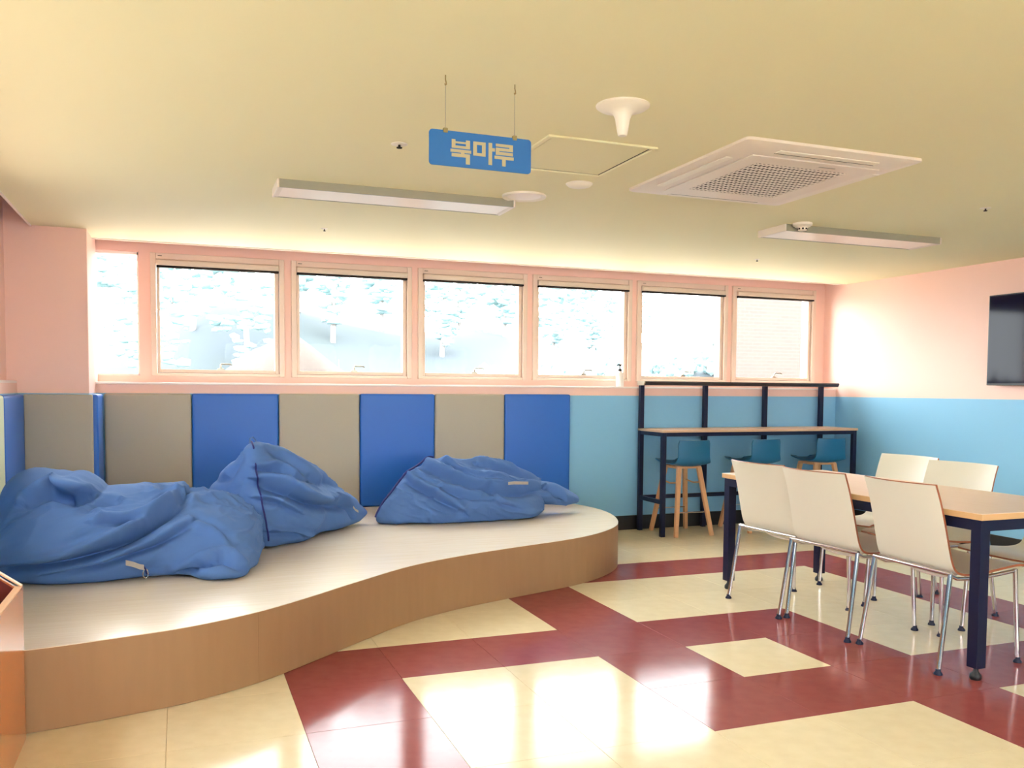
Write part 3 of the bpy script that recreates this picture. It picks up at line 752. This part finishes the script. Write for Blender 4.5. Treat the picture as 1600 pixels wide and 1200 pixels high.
def air_con():
    r = empty('air_conditioner', (2.70, 3.69, ZC)); tag(r, 'white square ceiling cassette air conditioner with central grille', 'air conditioner')
    X, Y = .475, .53
    # dished frame: outer rim at the ceiling, inner edge lower
    s = MB(); lv = [(1.0, 0.0), (1.0, -.012), (.985, -.016), (.80, -.030), (.745, -.030)]
    def ring(k, z, rr):
        pts = []; hx, hy = X*k, Y*k; rad = .09*rr
        for cx, cy, a0 in ((hx-rad, hy-rad, 0), (-hx+rad, hy-rad, 90), (-hx+rad, -hy+rad, 180), (hx-rad, -hy+rad, 270)):
            for q_ in range(5):
                a_ = math.radians(a0+q_*22.5); pts.append(s.bm.verts.new((cx+rad*math.cos(a_), cy+rad*math.sin(a_), z)))
        return pts
    R_ = [ring(k, z, .25+.75*(1-k)/.255) for k, z in lv]
    for a_, b_ in zip(R_, R_[1:]):
        for k in range(20): s.bm.faces.new((a_[k], a_[(k+1) % 20], b_[(k+1) % 20], b_[k]))
    s.build('frame', 'offwhite', r, True, 30)
    MB().box(-X*.75, X*.75, -Y*.75, Y*.75, -.024, -.020).build('gap_backing', 'dark', r)
    s = MB(); ix, iy = X*.735, Y*.735; gx, gy = .255, .285          # inner panel as four strips round the grille
    for a_ in ((-ix, ix, gy, iy), (-ix, ix, -iy, -gy), (-ix, -gx, -gy, gy), (gx, ix, -gy, gy)): s.box(*a_, -.034, -.026)
    s.build('inner_panel', 'offwhite', r)
    MB().box(-gx, gx, -gy, gy, -.0315, -.0255).build('filter', 'dark', r)
    for k in range(14):
        MB().box(-gx, gx, -gy+.0407*k+.012, -gy+.0407*k+.0235, -.0345, -.0325).build('grille_bar', 'offwhite', r)
    n = 22
    for k in range(n): MB().box(-gx+.51*(k+.5)/n-.0035, -gx+.51*(k+.5)/n+.0035, -gy, gy, -.0342, -.0322).build('grille_rib', 'offwhite', r)
    for a_ in ((-.27, .27, .435, .475), (-.27, .27, -.475, -.435)): MB().box(*a_, -.0285, -.0245).build('louvre', 'white', r)
    for a_ in ((-.43, -.39, -.3, .3), (.39, .43, -.3, .3)): MB().box(*a_, -.0285, -.0245).build('louvre', 'white', r)
    for a_ in ((-.272, .272, .432, .435), (-.272, .272, -.435, -.432)): MB().box(*a_, -.0295, -.027).build('louvre_slot', 'dark', r)
    MB().box(.05, .14, -gy-.055, -gy-.045, -.0346, -.0338).build('badge', 'steel', r)
air_con()

ht = empty('access_hatch', (1.71, 3.74, ZC)); tag(ht, 'square flush ceiling access hatch beside the blue sign', 'hatch')
h = MB()
for a_ in ((-.26, .26, -.285, -.265), (-.26, .26, .265, .285), (-.26, -.24, -.265, .265), (.24, .26, -.265, .265)): h.box(*a_, -.009, 0, .002, 1)
h.build('frame', 'ceiling', ht)
MB().box(-.24, .24, -.265, .265, -.001, .0).build('shadow_gap', 'dark', ht)
MB().box(-.231, .231, -.256, .256, -.0025, -.001).build('panel', 'ceiling', ht)
for y in (-.03, .02): MB().lathe([(0, -.0075), (.005, -.0075), (.005, -.005), (0, -.005)], (.25, y, 0), 10).build('screw', 'dark', ht)

def round_thing(name, loc, prof, m, label, cat, parts=(), group=None):
    r = empty(name, (*loc, ZC)); MB().lathe(prof, (0, 0, 0), 36).build('body', m, r, True, 35)
    for nm, pr_, mm in parts: MB().lathe(pr_, (0, 0, 0), 28).build(nm, mm, r, True, 35)
    tag(r, label, cat, group); return r
round_thing('funnel_fixture', (1.561, 3.009), [(0, 0), (.096, 0), (.098, -.006), (.090, -.012), (.055, -.020), (.036, -.032), (.028, -.05), (.023, -.08), (.018, -.108), (.015, -.112), (0, -.112)], 'white', 'white funnel-shaped ceiling fixture with tapering spout', 'ceiling fixture', (('base_ring', [(.094, 0), (.101, 0), (.101, -.004), (.094, -.006)], 'white'),))
round_thing('ceiling_speaker', (1.784, 4.593), [(0, -.004), (.105, -.004), (.120, -.010), (.122, -.004), (.122, 0), (0, 0)], 'white', 'round white ceiling speaker at the right end of the left light', 'speaker', (('grille', [(0, -.010), (.05, -.0095), (.092, -.005), (.092, -.003), (0, -.003)], 'diffuser'),))
round_thing('heat_detector', (1.941, 4.214), [(0, -.022), (.03, -.021), (.058, -.014), (.066, -.006), (.066, 0), (0, 0)], 'white', 'small domed white detector below the access hatch', 'detector', (('base_ring', [(.060, 0), (.070, 0), (.070, -.004), (.060, -.005)], 'white'),))
sd = round_thing('smoke_detector', (3.693, 4.647), [(0, 0), (.060, 0), (.060, -.014), (.044, -.024), (.032, -.026), (0, -.026)], 'white', 'white smoke detector beside the right ceiling light', 'detector', (('sensor_cage', [(0, -.046), (.024, -.046), (.028, -.043), (.030, -.026), (0, -.026)], 'white'),))
for k in range(8):
    a_ = math.pi/4*k+.2; MB().box(-.006, .006, -.002, .002, -.041, -.031).build('slot', 'dark', sd)
    o = sd.children[-1]; o.location = (.0285*math.cos(a_), .0285*math.sin(a_), 0); o.rotation_euler.z = a_+math.pi/2
for x, y, rr, lb in ((.909, 3.842, .036, 'white sprinkler head with dark nozzle left of the blue sign'), (.922, 6.044, .022, 'tiny sprinkler head between the left light and the windows'), (4.361, 6.038, .022, 'tiny sprinkler head between the right light and the windows'), (4.34, 3.854, .030, 'small sprinkler head right of the air conditioner')):
    round_thing('sprinkler_head', (x, y), [(0, -.004), (rr*.6, -.005), (rr, -.002), (rr, 0), (0, 0)], 'white', lb, 'sprinkler', (('nozzle', [(0, -.018), (rr*.35, -.018), (rr*.35, -.015), (rr*.14, -.013), (rr*.14, -.004), (0, -.004)], 'dark'),), 'ceiling sprinklers')

# ------------------------------------------------------------------ hanging sign
sg = empty('hanging_sign', (.985, 2.95, ZC)); tag(sg, 'blue hanging sign with cream Korean lettering on two thin cords', 'sign')
SW, SH, sz = .370, .1185, 2.097-ZC
def rrect(w_, h_, r_, n=6):
    out = []
    for cx, cy, a0 in ((w_/2-r_, h_/2-r_, 0), (-w_/2+r_, h_/2-r_, 90), (-w_/2+r_, -h_/2+r_, 180), (w_/2-r_, -h_/2+r_, 270)):
        for k in range(n+1):
            a_ = math.radians(a0+90*k/n); out.append((cx+r_*math.cos(a_), cy+r_*math.sin(a_)+sz))
    return out
board = MB().prism(rrect(SW, SH, .012), 'y', -.002, .003).build('board', 'signblue', sg)
# letters drawn as bars, in a frame 1400 wide and 490 high, v downward
LET = {'letter_buk': [(298, 348, 112, 232), (490, 545, 112, 232), (348, 490, 138, 165), (348, 490, 196, 232),
                      (282, 562, 248, 290), (425, 470, 290, 304), (298, 545, 304, 352), (490, 545, 352, 445)],
       'letter_ma': [(590, 640, 112, 310), (710, 760, 112, 310), (640, 710, 112, 155), (640, 710, 268, 310), (800, 850, 108, 420), (850, 890, 178, 224)],
       'letter_ru': [(900, 1140, 108, 148), (1090, 1140, 148, 164), (900, 1140, 164, 206), (900, 950, 206, 220), (900, 1140, 220, 264), (882, 1152, 280, 324), (990, 1040, 324, 420)]}
for nm, bars in LET.items():
    s = MB()
    for u0, u1, v0, v1 in bars:
        s.box((u0/1400-.5)*SW, (u1/1400-.5)*SW, -.0034, -.002, sz+SH/2-v1/490*SH, sz+SH/2-v0/490*SH)
    o = s.build(nm, 'letter'); o.parent = board
for x in (-.128, .123):
    cl = MB().box(x-.008, x+.008, -.006, .007, sz+SH/2-.008, sz+SH/2+.008, .002, 1).build('clip', 'clip', sg)
    MB().tube([(x, 0, sz+SH/2+.008), (x, 0, -.028)], .0009, 6).build('cord', 'steel', sg)
    MB().tube([(x, 0, 0), (x, 0, -.014), (x+.002, 0, -.022), (x+.003, 0, -.030), (x, 0, -.034), (x-.002, 0, -.028)], .0022, 8).build('hook', 'clip', sg, True)

# ------------------------------------------------------------------ outside
def gz(x, y):
    """ground height outside: flat yard, then a bank"""
    t = min(1, max(0, (y-22)/14)); t = t*t*(3-2*t)
    ridge = 3.7+.7*math.sin(x*.21+1)+.35*math.sin(x*.6)
    if x < 1: ridge -= .10*(1-x)
    return -.6+t*(ridge+.6)
s = MB(); NX, NY = 44, 26; V = []
for j in range(NY+1):
    y = 14+j*1.9
    V.append([s.bm.verts.new((-24+i*2.1, y, gz(-24+i*2.1, y)+.18*mnoise.noise(Vector((i*.7, j*.7, 0))))) for i in range(NX+1)])
for j in range(NY):
    for i in range(NX): s.bm.faces.new((V[j][i], V[j][i+1], V[j+1][i+1], V[j+1][i]))
tag(s.build('hillside', 'hill', None, True, 60), 'hazy scrub-covered hillside outside the windows', 'hillside', kind='structure')
ya = MB().box(-30, 60, YU+.25, 14.2, -.7, -.6).box(-30, XL-.25, -30, YU+.25, -.7, -.6).box(XR+.25, 60, -30, YU+.25, -.7, -.6).box(XL-.25, XR+.25, -30, YB-.25, -.7, -.6)
struct(ya.build('yard', 'yard'), 'unseen yard outside, made pale to bounce daylight in')
s = MB(); V = []
for j in range(13):
    a_ = j/12
    V.append([s.bm.verts.new((2.3+3.4*(i/24*2-1), 19+4*a_, -.6+(3.1+.25*mnoise.noise(Vector((i*.35, j*.35, 2))))*max(0, 1-abs(i/24*2-1)**1.5)**1.1*math.sin(math.pi*min(1, a_*1.1+.05))**.6)) for i in range(25)])
for j in range(12):
    for i in range(24): s.bm.faces.new((V[j][i], V[j][i+1], V[j+1][i+1], V[j+1][i]))
tag(s.build('earth_mound', 'mound', None, True), 'pale peach earth mound seen through the two left sash windows', 'mound')
rw = empty('retaining_wall', (3.2, 18.6, -.6)); tag(rw, 'low pale retaining wall in front of the earth mound outside', 'wall')
for k in range(5):
    for j in range(2): MB().box(-1.5+k*.62, -1.5+k*.62+.6, -.15, .15, 1.0*j, 1.0*j+.97, .02, 1).build('wall_block', 'concrete', rw)
# brick building beyond the last window
bd = empty('brick_building', (12, 16, -.6)); tag(bd, 'pale salmon brick building filling the rightmost window view', 'building')
BXL = 10.85
rel(MB().prism([(BXL, 16), (24, 16), (24, 24), (BXL*1.5, 24)], 'z', -.6, 9).build('wall', 'brick'), bd)
rel(MB().prism([(BXL-.1, 15.9), (24.1, 15.9), (24.1, 24), (BXL*1.5, 24)], 'z', 9, 9.3).build('parapet', 'concrete'), bd)

def tree(x, y, h, seed, lean, label, n=46, spread=1.0, low=.42):
    r_ = random.Random(seed); z0 = gz(x, y)-.1; r = empty('pine_tree', (x, y, z0)); tag(r, label, 'tree', 'pale trees outside the windows')
    tr = [(0, 0, 0), (lean*.3, .05, h*.35), (lean*.7, 0, h*.65), (lean, .05, h*.95)]
    t_ = MB().tube([v for v in catmull(tr, 3)], [.10-.007*k for k in range(10)], 7)
    for k in range(5):
        zz = h*(.45+.1*k); a_ = r_.uniform(0, 6.28); L = h*.22*(1.2-.12*k)
        t_.tube([(lean*zz/h, 0, zz), (lean*zz/h+math.cos(a_)*L, math.sin(a_)*L, zz+L*.35)], [.035, .012], 5)
    t_.build('trunk', 'trunk', r, True)
    c = bmesh.new()
    for k in range(n):
        zz = h*(low+(1.02-low)*r_.random()**.8); rad = spread*h*.24*math.sqrt(max(.05, 1-((zz/h-.62)/.46)**2)); a_ = r_.uniform(0, 6.28); q_ = math.sqrt(r_.random())*rad
        ctr = Vector((lean*zz/h+math.cos(a_)*q_, math.sin(a_)*q_, zz)); sz_ = r_.uniform(.06, .20)*h/5.5
        mm = Matrix.Translation(ctr) @ Matrix.Rotation(r_.uniform(0, 3), 4, 'Z') @ Matrix.Diagonal((sz_*1.5, sz_*1.2, sz_*.7, 1))
        nv = len(c.verts); bmesh.ops.create_icosphere(c, subdivisions=1, radius=1, matrix=mm); c.verts.ensure_lookup_table()
        for v in c.verts[nv:]: v.co += Vector((mnoise.noise(v.co*4+Vector((seed, 0, 0))), mnoise.noise(v.co*4+Vector((0, seed, 5))), mnoise.noise(v.co*4+Vector((9, 0, seed)))))*sz_*.55
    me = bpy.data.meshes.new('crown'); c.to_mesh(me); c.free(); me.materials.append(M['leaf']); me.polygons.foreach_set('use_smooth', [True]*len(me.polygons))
    o = bpy.data.objects.new('crown', me); COL.objects.link(o); o.parent = r
TL = [(-4.1, 26.5, 4.6, .3, 'pale pine seen through the narrow fixed window, left one'), (-2.4, 27.0, 4.9, -.2, 'pale pine seen through the narrow fixed window, right one'),
      (-.9, 26, 4.9, .4, 'pale pine at the left of the first wide window'), (.4, 27, 5.0, .8, 'leaning pale pine in the first wide window'), (2.0, 28, 6.0, -.3, 'tall pale pine at the right of the first wide window'), (3.6, 29, 6.4, .2, 'pale pine behind the frame between the first and second wide windows'),
      (5.0, 31, 6.4, .2, 'pale pine at the left of the second wide window'), (6.5, 30, 6.6, -.2, 'dense pale pine in the second wide window'), (8.9, 31, 5.4, .3, 'pale pine at the right of the second wide window'),
      (10.2, 33, 5.4, -.2, 'pale pine at the left of the third wide window'), (12.4, 34, 5.8, .2, 'pale pine at the right of the third wide window'), (15.0, 35, 5.2, .1, 'pale pine at the left of the fourth wide window'), (17.4, 36, 4.8, -.2, 'pale pine at the right of the fourth wide window'), (20.5, 38, 3.4, .2, 'low pale pine in the fifth wide window')]
for k, (x, y, h_, ln, lb) in enumerate(TL):
    f_ = (y+(k % 2)*4.5)/y; x, y, h_ = x*f_, y*f_, h_*(1+(f_-1)*1.2)
    tree(x, y, h_, 31+k*7, ln, lb, 250, .72 if k in (5, 6, 7) else 1.0, .34 if k < 4 else .10)
# low scrub on the bank
SC = [(-4.6, 24), (-2.2, 23.6), (-.2, 24.2), (1.8, 25), (4.4, 26), (6.6, 25.4), (9.4, 27), (12.0, 28), (14.6, 29), (17.6, 30), (20.4, 31)]
for k, (x, y) in enumerate(SC):
    r_ = random.Random(400+k); r = empty('shrub', (x, y, gz(x, y)-.05)); c = bmesh.new(); st = MB()
    for q in range(36):
        a_ = r_.uniform(0, 6.28); d_ = math.sqrt(r_.random())*1.0; zz = r_.uniform(.15, 1.5)*(1.1-.6*d_); sz_ = r_.uniform(.08, .22)
        mm = Matrix.Translation((math.cos(a_)*d_, math.sin(a_)*d_*.6, zz)) @ Matrix.Diagonal((sz_, sz_, sz_*1.3, 1)); bmesh.ops.create_icosphere(c, subdivisions=1, radius=1, matrix=mm)
        if q % 5 == 0: st.tube([(0, 0, 0), (math.cos(a_)*d_*.5, math.sin(a_)*d_*.3, zz*.6), (math.cos(a_)*d_*.8, math.sin(a_)*d_*.5, zz+.5)], [.03, .02, .01], 5)
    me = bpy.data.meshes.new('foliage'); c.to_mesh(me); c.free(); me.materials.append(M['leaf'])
    o = bpy.data.objects.new('foliage', me); COL.objects.link(o); o.parent = r
    st.build('stems', 'trunk', r)
    tag(r, 'low pale shrub on the bank outside the windows', 'shrub', 'low shrubs on the bank')
